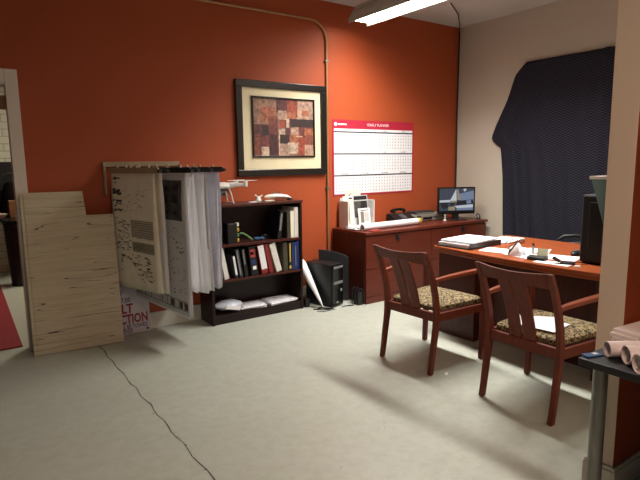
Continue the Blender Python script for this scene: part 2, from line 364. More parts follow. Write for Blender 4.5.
def calendar():
    x0, x1, z0, z1 = 3.512, 4.755, 1.118, 1.958; y = WY-.006
    navy = plain('calendar_navy', '#23283a', .7); dots = plain('calendar_dots', '#8d8f9c', .8); fold = plain('calendar_fold', '#b8b7c4', .8)
    m = MB('red', 'paper', navy, dots, fold); m.box(x0, x1, y, WY-.0005, z0, z1)
    q = lambda a, b, c, d, yy: m.add([(a, yy, c), (b, yy, c), (b, yy, d), (a, yy, d)], [(0, 1, 2, 3)])
    X0, X1, Z0, Z1 = x0+.022, x1-.022, z0+.016, z1-.098
    m.use(1); q(X0, X1, Z0, Z1, y-.0004)
    cw = (X1-X0)/4; rh = (Z1-Z0)/3; months = 'JANUARY FEBRUARY MARCH APRIL MAY JUNE JULY AUGUST SEPTEMBER OCTOBER NOVEMBER DECEMBER'.split()
    for r in range(3):
        zt = Z1-r*rh
        m.use(2); q(X0, X1, zt-.043, zt-.028, y-.0008)
        for k in range(4):
            m.use(2).text(months[r*4+k], .021, Matrix.Translation((X0+cw*(k+.5), y-.001, zt-.022)) @ Matrix.Rotation(pi/2, 4, 'X'), 'CENTER')
            m.use(4); q(X0+cw*k-.002, X0+cw*k+.002, zt-rh, zt-.043, y-.0008)
            m.use(3)
            for a in range(7):
                for b in range(5):
                    px = X0+cw*(k+(a+.6)/7.2); pz = zt-.06-(b+.3)*(rh-.06)/5.2
                    q(px-.005, px+.005, pz-.0075, pz+.0075, y-.0008)
    m.use(1).text('YEARLY PLANNER', .042, Matrix.Translation(((x0+x1)/2+.04, y-.0008, z1-.062)) @ Matrix.Rotation(pi/2, 4, 'X'), 'CENTER')
    m.lathe([(.021, 0), (.021, .0006)], (0, 0, 0), 16)
    for i in range(len(m.v)-32, len(m.v)): v = m.v[i]; m.v[i] = Vector((x0+.045+v.x, y-.0008-v.z, z1-.05+v.y))
    m.use(1); q(x0+.075, x0+.20, z1-.058, z1-.042, y-.0008)
    tag(m.build('wall_calendar'), 'large yearly planner with red border and white month grid on orange wall', 'calendar')
calendar()

# ------------------------------------------------------------------ plank panel, notice sign
local(True)
t = thing('plank_panel', (.79, 4.537, 0), 'weathered cream plank panel with a notched corner leaning by the doorway', 'panel', rz=math.atan2(-.064, .645))
tilt = Matrix.Rotation(R(-5.2), 4, 'X')
m = MB('planks'); m.T = tilt
m.prism([(-.325, .004), (.325, .004), (.325, 1.095), (.115, 1.095), (.10, 1.292), (-.325, 1.292)], 0, .028, 'y'); m.build('board', t, bevel=.003)
m = MB('planks'); m.T = tilt; m.box(-.352, -.3255, .002, .04, .004, 1.285); m.build('edge_strip', t, bevel=.003)
t = thing('notice_sign', (1.09, WY-.06, 0), 'white yard sign with purple and red lettering standing behind the plank panel', 'sign')
purple = plain('sign_purple', '#4a3a63', .7); crim = plain('sign_crimson', '#8c2f3c', .7); signw = plain('sign_white', '#c3bcc4', .6)
m = MB(signw, purple, crim); m.T = Matrix.Rotation(R(-4), 4, 'X')
m.box(-.31, .31, 0, .006, .003, .475)
Tm = lambda x, z: Matrix.Translation((x, -.0006, z)) @ Matrix.Rotation(pi/2, 4, 'X')
Ts = lambda x, z, k: Tm(x, z) @ Matrix.Diagonal((k, 1, 1, 1))
m.use(1).text('FRIDAY', .068, Ts(.085, .352, .8), 'RIGHT', .0012).text('DAY AT 7:00', .062, Ts(.15, .290, .8), 'RIGHT', .0012)
m.use(2).text('ASPHALT', .115, Ts(.165, .195, .8), 'RIGHT', .004).text('CONSTRUCTION', .115, Ts(.292, .10, .68), 'RIGHT', .004)
m.use(1).text('WILL BE TOWED', .052, Ts(.285, .052, .7), 'RIGHT', .001).text('EXPENSE', .05, Ts(.15, .014, .75), 'RIGHT', .001)
m.use(1); m.lathe([(.012, 0), (.012, .0006)], (0, 0, 0), 10)
for i in range(len(m.v)-20, len(m.v)): v = m.v[i]; m.v[i] = m.T @ Vector((.28+v.x, -.0006-v.z*.1, .03+v.y))
m.build('placard', t)
local(False)

# ------------------------------------------------------------------ drawing rack and hanging plans
DX, DY = .30, -.954
t = thing('plan_rack', (1.43, WY, 1.24), 'beige wall bracket of the pivoting rack that carries the hanging plans', 'rack')
MB('beige_metal').box(1.09, 1.755, WY-.03, WY-.001, 1.478, 1.52).build('rail', t, bevel=.003)
MB('beige_metal').box(1.09, 1.108, WY-.05, WY-.001, 1.245, 1.477).build('flange', t, bevel=.003)
MB('beige_metal').box(1.737, 1.755, WY-.05, WY-.001, 1.245, 1.477).build('flange', t, bevel=.003)

def plan_set(px, w, zt, zb_back, zb_front, n, mats, label, inked=None, spread=.006, curl=.02, seed=0, name='hanging_plans', bar='clamp'):
    rnd = random.Random(seed)
    base = Vector((px, WY-.055, 0)); d = Vector((DX, DY, 0)).normalized(); nrm = Vector((d.y, -d.x, 0))  # nrm faces -X side (the viewer)
    t = thing(name, (px, WY-.055, zt), label, 'plans', group='plans hanging from the wall rack')
    def P(u, s, z, off): return base + d*u + nrm*off + Vector((0, 0, z))
    # hanger
    h = MB(bar); q = [P(.0, 0, zt-.005, -.009), P(w+.06, 0, zt-.005, -.009), P(w+.06, 0, zt-.005, .009), P(0, 0, zt-.005, .009)]
    q2 = [v + Vector((0, 0, .042)) for v in q]; h.add(q+q2, [(0, 1, 2, 3), (4, 5, 6, 7), (0, 1, 5, 4), (1, 2, 6, 5), (2, 3, 7, 6), (3, 0, 4, 7)])
    h.build('clamp_bar', t, bevel=.003)
    for u in (.12, w*.5, w-.06):
        k = MB('knob'); k.tube([P(u, 0, zt+.0375, 0), P(u, 0, zt+.058, 0)], .010, 8); k.build('thumb_knob', t)
    k = MB('clamp'); k.tube([P(w+.061, 0, zt+.012, 0), P(w+.085, 0, zt+.012, 0)], .014, 10); k.build('end_cap', t)
    NU, NV = 22, 16
    for si in range(n):
        off0 = (n/2-si-.5)*spread; ph = rnd.uniform(0, 6); amp = rnd.uniform(.4, 1)*curl; wl = w*rnd.uniform(.97, 1.02); dz = rnd.uniform(-.02, .02) if si else 0
        edge = rnd.uniform(-.5, 1)*curl*1.4 if si else curl*.3
        u0 = .03
        def S(a, b, lift=0):
            u = u0 + a*(wl-u0); zb = zb_back+(zb_front-zb_back)*a + dz
            z = zt-.006 + (zb-(zt-.006))*b
            fall = b**1.3
            off = off0*(.25+.75*min(1, b*5)) + fall*amp*.45*sin(ph+a*4.2) - edge*fall*max(0, a-.6)**2*3.0 + lift
            return P(u, 0, z, off)
        mb = MB(*([mats[si % len(mats)]] + ['ink', 'ink_light', 'photo', 'photo_dark']))
        vs = [S(i/NU, j/NV) for j in range(NV+1) for i in range(NU+1)]
        mb.add(vs, [(j*(NU+1)+i, j*(NU+1)+i+1, (j+1)*(NU+1)+i+1, (j+1)*(NU+1)+i) for j in range(NV) for i in range(NU)], True)
        if si == 0 and inked:
            def quad(a0, b0, a1, b1, mi):
                mb.use(mi); na = max(1, int((a1-a0)*NU)+1); nb = max(1, int((b1-b0)*NV)+1)
                g = [S(a0+(a1-a0)*i/na, b0+(b1-b0)*j/nb, .0016) for j in range(nb+1) for i in range(na+1)]
                mb.add(g, [(j*(na+1)+i, j*(na+1)+i+1, (j+1)*(na+1)+i+1, (j+1)*(na+1)+i) for j in range(nb) for i in range(na)], True)
            inked(quad, rnd)
        mb.build('sheet', t, solid=.0012)
    return t

def ink_a(q, r):
    for k in range(44):      # scribbled details on the left edge and mid field
        a = r.uniform(.03, .2); b = r.choice([.04, .07, .14, .16, .24, .27, .31])+r.uniform(-.012, .012); q(a, b, a+r.uniform(.02, .09), b+r.uniform(.005, .02), 1)
    for k in range(30):
        a = r.uniform(.25, .8); b = r.uniform(.1, .33); q(a, b, a+r.uniform(.01, .06), b+.004, 2)
    for (b0, b1) in ((.40, .56), (.59, .68)):
        for k in range(20):
            a = .42+k*.026; q(a, b0, a+.010, b1-r.uniform(0, .02), 2)
        for k in range(8): q(.42, b0+k*(b1-b0)/8, .94, b0+k*(b1-b0)/8+.006, 2)
    for k in range(95):
        a = r.uniform(.12, .88); b = r.uniform(.7, .93); q(a, b, a+r.uniform(.01, .08), b+r.uniform(.003, .012), r.choice([1, 2, 2]))
    for k in range(75):
        a = r.uniform(.04, .36); b = r.uniform(.38, .68); q(a, b, a+r.uniform(.01, .06), b+r.uniform(.003, .01), r.choice([1, 2, 2]))
def ink_b(q, r):
    q(.55, .05, .93, .33, 3); q(.62, .08, .70, .31, 4); q(.78, .07, .87, .31, 4); q(.5, .04, .52, .96, 2)
    for k in range(50):
        a = r.uniform(.56, .93); b = r.uniform(.38, .85); q(a, b, a+r.uniform(.005, .04), b+r.uniform(.003, .01), 2)
    q(.02, .90, .97, .904, 1); q(.02, .965, .97, .969, 1)
    for a in (.03, .1, .18, .3, .46, .6, .66, .73, .8, .9): q(a, .90, a+.006, .967, 1)
    for a in (.67, .82, .91): q(a, .91, a+.055, .96, 1)
def ink_c(q, r):
    for k in range(30):
        a = r.uniform(.1, .95); b = r.uniform(.05, .9); q(a, b, a+.02, b+.006, 2)
plan_set(1.135, .615, 1.432, .485, .470, 4, ['cream', 'cream', 'cream', 'cream'], 'cream hanging plans with inked drawings, nearest the plank panel', ink_a, .010, .05, 11, bar='beige_metal')
plan_set(1.205, .60, 1.432, .475, .455, 4, ['cream', 'paper', 'cream', 'paper'], 'rippled cream hanging plans between the inked drawings and the longest grey set', None, .012, .07, 21)
plan_set(1.29, .765, 1.432, .36, .275, 6, ['greypaper', 'paper', 'paper', 'greypaper', 'paper', 'paper'], 'longest grey hanging plans with a dark photograph at the top', ink_b, .008, .012, 5)
plan_set(1.435, .63, 1.432, .45, .445, 6, ['paper'], 'white hanging plans just right of the longest grey set', ink_c, .010, .075, 8)
plan_set(1.55, .62, 1.432, .43, .425, 4, ['paper', 'paper', 'greypaper'], 'white hanging plans second from the bookcase side', None, .009, .06, 3)
plan_set(1.665, .62, 1.432, .45, .44, 5, ['bluepaper', 'bluepaper', 'paper'], 'bluish white hanging plans at the bookcase end of the rack', None, .013, .085, 9)

# ------------------------------------------------------------------ bookcase and contents
BX0, BX1, BY0, BY1 = 1.90, 2.90, 4.435, 4.722
t = thing('bookcase', ((BX0+BX1)/2, (BY0+BY1)/2, 0), 'low dark brown three shelf bookcase holding binders, against the orange wall', 'bookcase')
for x in (BX0, BX1-.024):
    MB('espresso').box(x, x+.024, BY0, BY1, 0, 1.095).build('side_panel', t, bevel=.002)
MB('espresso_edge').box(BX0-.008, BX1+.008, BY0-.008, BY1, 1.0955, 1.122).build('top_panel', t, bevel=.003)
MB('espresso').box(BX0+.0245, BX1-.0245, BY1-.012, BY1-.001, .1, 1.094).build('back_panel', t)
for z in (.725, .395, .066):
    MB('espresso_edge' if z > .1 else 'espresso').box(BX0+.0245, BX1-.0245, BY0+.004, BY1-.013, z, z+.022).build('shelf', t, bevel=.002)
MB('espresso').box(BX0+.0245, BX1-.0245, BY0+.012, BY0+.03, 0, .0655).build('kick_board', t)
S1, S2, S3 = .7475, .4175, .0885

def binder(x, z, w, h, d, cover, label, lean=0, spine=None, marks=None, name='binder', y=BY0+.02, group='binders on the bookcase'):
    """upright binder: x of its left foot, leaning right by lean radians"""
    local(True)
    t = thing(name, (x, y, z), label, 'binder' if name == 'binder' else name.replace('_', ' '), group=group)
    T = Matrix.Rotation(lean, 4, 'Y') if lean >= 0 else Matrix.Translation((w*(1-cos(lean)), 0, 0)) @ Matrix.Rotation(lean, 4, 'Y')
    lift = w*sin(lean) if lean > 0 else w*sin(-lean) if lean < 0 else 0
    T = Matrix.Translation((0, 0, (w*sin(lean) if lean > 0 else 0))) @ Matrix.Rotation(lean, 4, 'Y') if lean >= 0 else Matrix.Rotation(lean, 4, 'Y')
    m = MB(cover); m.T = T
    m.box(0, .003, 0, d, 0, h).box(w-.003, w, 0, d, 0, h).box(.003, w-.003, 0, .003, 0, h); m.build('cover', t, bevel=.001)
    m = MB('paper'); m.T = T; m.box(.004, w-.004, .012, d-.008, .008, h-.012); m.build('pages', t)
    if spine or marks:
        m = MB(*([spine or 'paper'] + [k[4] for k in (marks or [])])); m.T = T
        if spine: m.box(.004, w-.004, -.0012, -.0002, .03, h-.008)
        for i, (a, b, c2, d2, _) in enumerate(marks or []): m.use(i+1).box(a*w, b*w, -.0024 if spine else -.0014, -.0013 if spine else -.0003, c2*h, d2*h)
        m.build('spine_label', t)
    local(False); return t
# top shelf, right end
binder(2.822, S1, .045, .305, .24, 'white', 'tall white binder standing at the right end of the top shelf')
binder(2.775, S1, .042, .27, .24, 'cream', 'beige binder beside the tall white one on the top shelf')
binder(2.735, S1, .036, .255, .24, 'olive', 'dull olive binder on the top shelf left of the beige one')
binder(2.62, S1, .042, .265, .23, 'black', 'black binder with a grey spine strip leaning on the top shelf', lean=.14, marks=[(.25, .75, .3, .95, M['grey'])])
# middle shelf
binder(2.045, S2, .045, .30, .23, 'white', 'white binder leaning at the left end of the middle shelf', lean=-.18)
binder(2.155, S2, .028, .22, .20, 'dgrey', 'thin dark folder with a white spine label beside the leftmost white binder', lean=-.14, spine='paper', name='folder')
binder(2.20, S2, .036, .275, .22, 'dgrey', 'grey folder with a long white spine strip on the middle shelf', lean=-.15, marks=[(.1, .6, .1, .97, M['grey'])], name='folder')
binder(2.255, S2, .036, .27, .22, 'black', 'slim black binder with a grey spine strip on the middle shelf', lean=-.12, marks=[(.2, .6, .45, .97, M['grey'])])
binder(2.325, S2, .075, .285, .235, 'black', 'thick black binder with a colourful spine on the middle shelf', lean=-.11, marks=[(.15, .85, .62, .9, M['redbox']), (.2, .8, .38, .55, M['blue']), (.3, .8, .2, .32, M['paper']), (.2, .6, .72, .82, M['brightblue'])])
binder(2.44, S2, .07, .295, .235, 'darkred', 'red binder with a wide white spine label on the middle shelf', lean=-.17, spine='paper', marks=[(.0, 1, .0, .16, M['darkred'])])
binder(2.525, S2, .045, .30, .235, 'darkred', 'plain dark red binder between two white spines', lean=-.2)
binder(2.605, S2, .062, .30, .235, 'white', 'white binder tilting most, right of the plain red one', lean=-.27)
binder(2.685, S2, .052, .29, .23, 'olive', 'dull olive binder standing right of the most tilted white one', lean=-.02)
binder(2.745, S2, .036, .29, .23, 'black', 'black binder with yellow letters and a yellow dot on its spine', marks=[(.3, .7, .3, .95, M['yellow']), (.15, .85, .06, .17, M['yellow'])])
binder(2.785, S2, .026, .285, .23, 'blue', 'thin blue binder left of the speckled blue ones', )
binder(2.814, S2, .030, .285, .23, 'blue', 'blue binder with pale spine lettering on the middle shelf', marks=[(.35, .65, .15, .85, M['grey'])])
binder(2.847, S2, .025, .30, .23, 'blue', 'tall blue binder at the right end of the middle shelf')

# coils and cables on the top shelf
t = thing('adapter_stack', (2.16, 4.52, S1), 'small yellow and black adapter block at the left of the top shelf', 'adapter')
MB('black').box(2.10, 2.20, 4.48, 4.60, S1, S1+.19).build('case', t, bevel=.006)
for z, k in ((.17, 'cream'), (.12, 'yellow'), (.07, 'green'), (.02, 'yellow')):
    MB(k).box(2.195 if 0 else 2.2005, 2.225, 4.49, 4.54, S1+z-.012, S1+z+.022).build('plug', t, bevel=.006)
def coil(name, cx, cy, z, r, n, rad, mat, label, seed, squash=1.0):
    rnd = random.Random(seed); pts = []
    for i in range(n*14):
        a = 2*pi*i/14; rr = r*(.75+.25*sin(i*.37+seed)); pts.append((cx+rr*1.3*cos(a), cy+rr*.6*sin(a), z+rad+.0015*i*squash*rad/.004*.2 + .012*abs(sin(i*.9+seed))))
    return tag(MB(mat).tube(pts, rad, 6).build(name), label, 'cable')
tag(MB('green').tube([(2.235, 4.50, S1+.09), (2.27, 4.50, S1+.085), (2.31, 4.50, S1+.06), (2.345, 4.49, S1+.03), (2.36, 4.49, S1+.012)], .009, 8).build('green_cable'), 'green cable drooping beside the yellow adapter on the top shelf', 'cable')
coil('blue_cable_coil', 2.45, 4.51, S1, .05, 3, .005, 'bluecable', 'blue cable coil lying on the top shelf of the bookcase', 1)
coil('black_cable_coil', 2.55, 4.58, S1, .035, 4, .006, 'black', 'black cable coil behind the blue coil on the top shelf', 2)
# bottom shelf
def ream(name, x, y, z, w, d, n, rz, label, cat='papers', mat='paper', dz=.012, group=None, seed=0):
    rnd = random.Random(seed); t = thing(name, (x, y, z), label, cat, group=group); zz = z
    for i in range(n):
        m = MB(mat if isinstance(mat, str) else mat[i % len(mat)]); m.cbox((x+rnd.uniform(-.02, .02), y+rnd.uniform(-.012, .012), zz+dz/2), (w, d, dz-.0006), (0, 0, rz+rnd.uniform(-.08, .08))); m.build('sheaf', t, bevel=.001); zz += dz
    return t
ream('paper_stack', 2.69, 4.56, S3, .31, .215, 3, .05, 'white paper stack at the right of the bottom bookcase shelf', seed=1, dz=.009)
ream('paper_stack', 2.355, 4.555, S3, .24, .21, 3, -.1, 'white paper stack between the plastic bag and the right stack', seed=2, dz=.009)
t = thing('plastic_bag', (2.09, 4.56, S3), 'clear plastic bag of papers at the left of the bottom shelf', 'bag')
m = MB('bag'); NU, NV = 18, 10; secs = []
for j in range(NV):
    a = j/(NV-1); rad = max(.06, sin(pi*(.06+.88*a)))**.6; secs.append([(1.975+.27*a, 4.555+.10*rad*cos(2*pi*k/NU), S3+.058+.046*rad*sin(2*pi*k/NU)*(1+.16*sin(5*k+j*2)) ) for k in range(NU)])
m.sweep(secs); m.build('bag_film', t)
m = MB('paper'); m.T = Matrix.Translation((2.12, 4.447, S3+.052)) @ Matrix.Rotation(.25, 4, 'Y'); m.box(-.08, .07, .0, .01, -.02, .02); m.build('papers', t)

# on the bookcase: quadcopter, small parts, remote
def drone():
    x, y, z = 2.10, 4.575, 1.1225
    t = thing('quadcopter_drone', (x, y, z), 'white quadcopter drone on landing legs atop the bookcase', 'drone')
    m = MB('white'); rings = []
    for zz, r in ((.135, .05), (.15, .085), (.168, .09), (.185, .075), (.198, .035)): rings.append([(x+r*1.15*cos(2*pi*k/16), y+r*.8*sin(2*pi*k/16), z+zz) for k in range(16)])
    m.sweep(rings); m.build('body', t)
    for sx, sy in ((-1, -1), (-1, 1), (1, -1), (1, 1)):
        ex, ey = x+sx*.20, y+sy*.095
        m = MB('white'); m.tube([(x+sx*.06, y+sy*.03, z+.165), (x+sx*.12, y+sy*.06, z+.172), (ex, ey, z+.175)], [.028, .02, .017], 10); a = m.build('arm', t)
        m = MB('white'); m.lathe([(.019, -.02), (.02, 0), (.019, .028), (.008, .03)], (ex, ey, z+.175), 12); m.build('motor', a)
        m = MB('white'); an = .15*sx+.2*sy
        for d in (1, -1): m.add([(ex+d*.006*cos(an)-(-.008)*sin(an), ey+d*.006*sin(an)+(-.008)*cos(an), z+.207), (ex+d*.12*cos(an), ey+d*.12*sin(an)-.006, z+.209), (ex+d*.12*cos(an), ey+d*.12*sin(an)+.006, z+.211), (ex+d*.006*cos(an)-.008*sin(an), ey+d*.006*sin(an)+.008*cos(an), z+.212)], [(0, 1, 2, 3)])
        m.build('propeller', a, solid=.002)
    for sx in (-1, 1):
        m = MB('white'); xx = x+sx*.085
        for sy in (-1, 1): m.tube([(x+sx*.05, y+sy*.045, z+.145), (x+sx*.07, y+sy*.055, z+.09), (xx, y+sy*.06, z+.006)], .0075, 8)
        m.tube([(xx, y-.075, z+.007), (xx, y+.075, z+.007)], .0065, 8); m.build('landing_leg', t)
    m = MB('grey'); m.box(x-.025, x+.025, y-.04, y+.0, z+.07, z+.115); m.build('camera', t, bevel=.006)
    m = MB('black'); m.lathe([(.014, 0), (.014, .012)], (0, 0, 0), 12)
    for i, v in enumerate(m.v): m.v[i] = Vector((x+v.x, y-.0405-v.z, z+.092+v.y))
    m.build('lens', t)
    m = MB('dgrey'); m.box(x-.03, x+.03, y-.04, y+.01, z+.1155, z+.134); m.build('gimbal', t, bevel=.004)
drone()
t = thing('drone_remote', (2.70, 4.56, 1.1225), 'white curved remote lying at the right end of the bookcase top', 'remote')
rings = []
for a, r, zz in ((-.155, .008, .04), (-.12, .024, .043), (-.05, .032, .045), (.04, .032, .04), (.10, .027, .032), (.145, .012, .02)):
    rings.append([(2.70+a, 4.56+r*1.5*cos(2*pi*k/14), 1.1225+zz+r*.75*sin(2*pi*k/14)) for k in range(14)])
MB('white').sweep(rings).build('shell', t)
MB('dgrey').box(2.815, 2.85, 4.535, 4.585, 1.1235, 1.145).build('grip', t, bevel=.004)
for dx in (-.05, .02): MB('grey').lathe([(.008, 0), (.008, .012), (.011, .014), (.011, .02)], (2.70+dx, 4.56, 1.1225+.068), 10).build('stick', t)
t = thing('propeller_guard', (2.48, 4.55, 1.1225), 'small white drone parts lying between the drone and the remote', 'drone part')
m = MB('white'); m.lathe([(.03, 0), (.034, .012), (.022, .03), (.014, .05)], (2.475, 4.56, 1.1225), 12).tube([(2.46, 4.55, 1.17), (2.43, 4.545, 1.19)], .009, 8).tube([(2.49, 4.56, 1.16), (2.52, 4.555, 1.185)], .008, 8); m.build('hub', t)
MB('cream').box(2.53, 2.63, 4.51, 4.55, 1.1228, 1.132).build('blade', t, bevel=.003)
tag(MB('paper').box(2.33, 2.41, 4.46, 4.50, 1.1225, 1.132).build('small_box', bevel=.002), 'tiny white flat box at the front edge of the bookcase top', 'box')

# ------------------------------------------------------------------ between bookcase and credenza
t = thing('computer_tower', (3.12, 4.42, 0), 'black computer tower standing on the floor right of the bookcase', 'computer', rz=0)
local(True)
t.location = (3.19, 4.445, 0); t.rotation_euler = (0, 0, R(14))
MB('black').box(-.09, .09, -.155, .20, .008, .45).build('case', t, bevel=.008)
MB('black_gloss').box(-.086, .086, -.172, -.1555, .012, .44).build('front_panel', t, bevel=.006)
MB('grey').box(-.075, .075, -.176, -.1725, .405, .43).build('drive_bay', t, bevel=.002)
MB('grey').box(-.075, .075, -.1755, -.1725, .24, .27).build('drive_bay', t, bevel=.002)
m = MB('silver'); m.lathe([(.014, 0), (.014, .004)], (0, 0, 0), 12)
for i, v in enumerate(m.v): m.v[i] = Vector((.05+v.x, -.1725-v.z, .17+v.y))
m.build('power_button', t)
MB('silver').box(-.03, -.0, -.1745, -.1725, .04, .06).build('badge', t)
for x in (-.07, .07): MB('black').box(x-.012, x+.012, -.14, .18, 0, .0078).build('foot', t)
t = thing('curved_board', (3.35, 4.52, 0), 'black curved-top board propped between the computer tower and the cabinet', 'board', rz=R(-51))
m = MB('dgrey'); m.T = Matrix.Rotation(R(-2), 4, 'X')
m.prism([(-.17, .003), (.165, .003), (.165, .48), (.1, .51), (0, .535), (-.1, .548), (-.17, .553)], -.0, .018, 'y'); m.build('sheet', t, bevel=.004)
t = thing('wire_file_stand', (3.45, 4.215, 0), 'small black wire stand on the floor against the cabinet side', 'stand')
for k, y in enumerate((-.05, 0.0, .05)):
    m = MB('black'); m.tube([(-.045, y, .006), (-.043, y, .14), (-.03, y, .175), (.0, y, .18), (.03, y, .155), (.037, y, .12), (.037, y, .006)], .005, 6); m.build('wire_loop', t)
m = MB('black'); m.box(-.038, .03, -.045, .045, .003, .012).box(-.03, .026, -.04, .04, .0125, .14); m.build('tray', t, bevel=.004)
local(False)
m = MB('paper'); a = [(2.975, 4.64, .47), (3.035, 4.60, .33), (3.085, 4.44, .03), (3.06, 4.41, .012), (2.96, 4.56, .26)]
top = Vector((2.975, 4.60, .46)); bot = Vector((3.055, 4.30, .014)); rings = []
for k in range(8):
    f = k/7; c0 = top.lerp(bot, f); r = .10*(1-f)**.8+.006
    rings.append([c0+Vector((r*.55*cos(2*pi*j/14), 0, 0))+Vector((0, r*sin(2*pi*j/14), r*.55*sin(2*pi*j/14))) for j in range(14)])
tag(m.sweep(rings).build('rolled_paper_cone'), 'white rolled paper cone leaning between bookcase and computer tower', 'paper roll')
rnd = random.Random(4)
def floor_cable(pts, r, mat, name, label): tag(MB(mat).tube([(x, y, r+z) for x, y, z in pts], r, 6).build(name), label, 'cable')
floor_cable([(2.95, 4.33, 0), (3.0, 4.29, 0), (3.06, 4.27, 0), (3.10, 4.235, 0), (3.05, 4.22, 0.004), (3.0, 4.25, .012), (2.98, 4.29, .012), (3.02, 4.31, .012), (3.08, 4.225, .01), (3.13, 4.23, 0)], .006, 'cable', 'black_floor_cable', 'black cable looped on the floor in front of the paper cone')
floor_cable([(2.935, 4.24, 0), (2.965, 4.22, 0), (3.0, 4.20, 0), (3.04, 4.195, 0), (3.09, 4.20, 0), (3.14, 4.21, 0)], .005, 'grey', 'grey_floor_cable', 'grey cable lying on the floor before the computer tower')
floor_cable([(3.24, 4.22, 0), (3.28, 4.23, 0), (3.33, 4.22, 0), (3.37, 4.20, 0)], .006, 'cable', 'short_black_cable', 'short black cable on the floor between tower and wire stand')
tag(MB('black').box(2.93, 2.985, 4.44, 4.54, 0, .09).build('power_brick', bevel=.006), 'black power adapter on the floor beside the bookcase', 'adapter')

# ------------------------------------------------------------------ credenza: two file cabinets under one top
CX0, CXM, CX1, CY0, CY1 = 3.50, 4.475, 5.455, 4.15, WY-.018
tag(MB('wood_x').box(CX0-.01, CX1+.01, CY0-.015, CY1, CRZ-.03, CRZ).build('cabinet_top', bevel=.004), 'long reddish wooden top spanning the two file cabinets', 'counter top')
def cabinet(x0, x1, label):
    t = thing('file_cabinet', ((x0+x1)/2, (CY0+CY1)/2, 0), label, 'file cabinet', group=None)
    MB('wood_z').box(x0, x1-.002, CY0+.022, CY1, 0, CRZ-.031).build('body', t, bevel=.002)
    for z0, z1 in ((.075, .372), (.376, CRZ-.04)):
        d = MB('wood_x').box(x0+.004, x1-.006, CY0, CY0+.0215, z0, z1).build('drawer', t, bevel=.002)
        xm = x0+(x1-x0)*.27 if x0 < 4 else x0+(x1-x0)*.72
        xm = x0+(x1-x0)*.46 if x0 < 4 else x0+(x1-x0)*.55
        m = MB('black'); m.cbox((xm, CY0-.006, z1-.045), (.055, .011, .055)); m.lathe([(.012, 0), (.012, .014)], (0, 0, 0), 10)
        for i in range(len(m.v)-20, len(m.v)): v = m.v[i]; m.v[i] = Vector((xm+.012+v.x, CY0-.012-v.z, z1-.045+v.y))
        m.build('handle', d, bevel=.003)
    MB('wood_x').box(x0+.004, x1-.006, CY0+.002, CY0+.0215, 0, .071).build('plinth', t)
cabinet(CX0, CXM, 'mahogany lateral file cabinet at the left, beside the computer tower')
cabinet(CXM, CX1, 'mahogany lateral file cabinet at the right, under the small monitor')

def cy(): pass
z0 = CRZ+.0005
ream('loose_papers', 3.60, 4.425, z0, .17, .15, 4, .12, 'white papers piled on the left end of the cabinet top', seed=6, dz=.009)
t = thing('paper_roll', (4.02, 4.30, z0), 'long white paper roll lying along the cabinet top', 'paper roll')
dd = Vector((.86, .04, 0)); p0 = Vector((3.57, 4.295, z0+.037))
n = 18
def pipe(m, a, b, ro, ri, n=18):
    a, b = Vector(a), Vector(b); d = (b-a).normalized(); s = d.cross(Vector((0, 0, 1))).normalized(); u = s.cross(d)
    ring = lambda c, r: [c+(s*cos(2*pi*k/n)+u*sin(2*pi*k/n))*r for k in range(n)]
    return m.sweep([ring(a+d*.001, ri), ring(a, ri), ring(a, ro), ring(b, ro), ring(b, ri), ring(b-d*.001, ri)], False).sweep([ring(a+d*.002, ri), ring(b-d*.002, ri)], False)
pipe(MB('paper'), p0, p0+dd, .036, .027).build('rolled_sheet', t)
pipe(MB('yellow'), p0+dd+Vector((.001, 0, 0)), p0+dd+Vector((.04, 0, 0)), .037, .012).build('end_cap', t)
tag(MB('redbox').cbox((3.66, 4.20, z0+.006), (.14, .06, .012), (0, 0, .2)).build('red_folder', bevel=.002), 'small red folder at the front edge of the cabinet top', 'folder')

# desktop organiser full of leaflets
t = thing('file_organizer', (3.77, 4.585, z0), 'white desktop organiser stuffed with leaflets on the cabinet top', 'organiser')
m = MB('white'); OX0, OX1, OY0, OY1 = 3.57, 3.955, 4.535, 4.70
m.box(OX0, OX1, OY0, OY1, z0, z0+.02).box(OX0, OX0+.012, OY0, OY1, z0+.0201, z0+.30).box(OX1-.012, OX1, OY0, OY1, z0+.0201, z0+.30).box(OX0+.0125, OX1-.0125, OY1-.012, OY1, z0+.0201, z0+.33); m.build('tray', t, bevel=.003)
def leaf(parent, x, y, w, h, mats, rz, marks=(), name='leaflet', zb=.021, tx=.12):
    m = MB(*mats); m.T = Matrix.Translation((x, y, z0+zb)) @ Matrix.Rotation(rz, 4, 'Z') @ Matrix.Rotation(-tx, 4, 'X')
    m.box(-w/2, w/2, 0, .006, 0, h)
    for k, (a, b, c, d) in enumerate(marks): m.use(1+k % (len(mats)-1)).box(-w/2+a*w, -w/2+b*w, -.001, -.0002, c*h, d*h)
    return m.build(name, parent)
leaf(t, 3.745, 4.65, .22, .40, ['cream', 'ink_light', 'redbox'], .0, [(.2, .3, .8, .86), (.3, .36, .86, .9)], tx=.05)
leaf(t, 3.655, 4.615, .13, .33, ['paper', 'ink', 'darkred'], -.15, [(.55, .9, .25, .95), (.62, .85, .3, .6)])
leaf(t, 3.83, 4.605, .22, .335, ['greypaper', 'photo_dark', 'photo'], .05, [(.05, .95, .84, .97), (.04, .5, .25, .8), (.5, .95, .5, .8)])
leaf(t, 3.835, 4.56, .18, .19, ['paper', 'ink_light', 'greypaper'], .05, [(.18, .45, .15, .8), (.5, .88, .2, .75), (.2, .85, .84, .9)])
leaf(t, 3.625, 4.55, .07, .30, ['cream', 'ink_light'], -.2, [(.2, .4, .1, .9)])
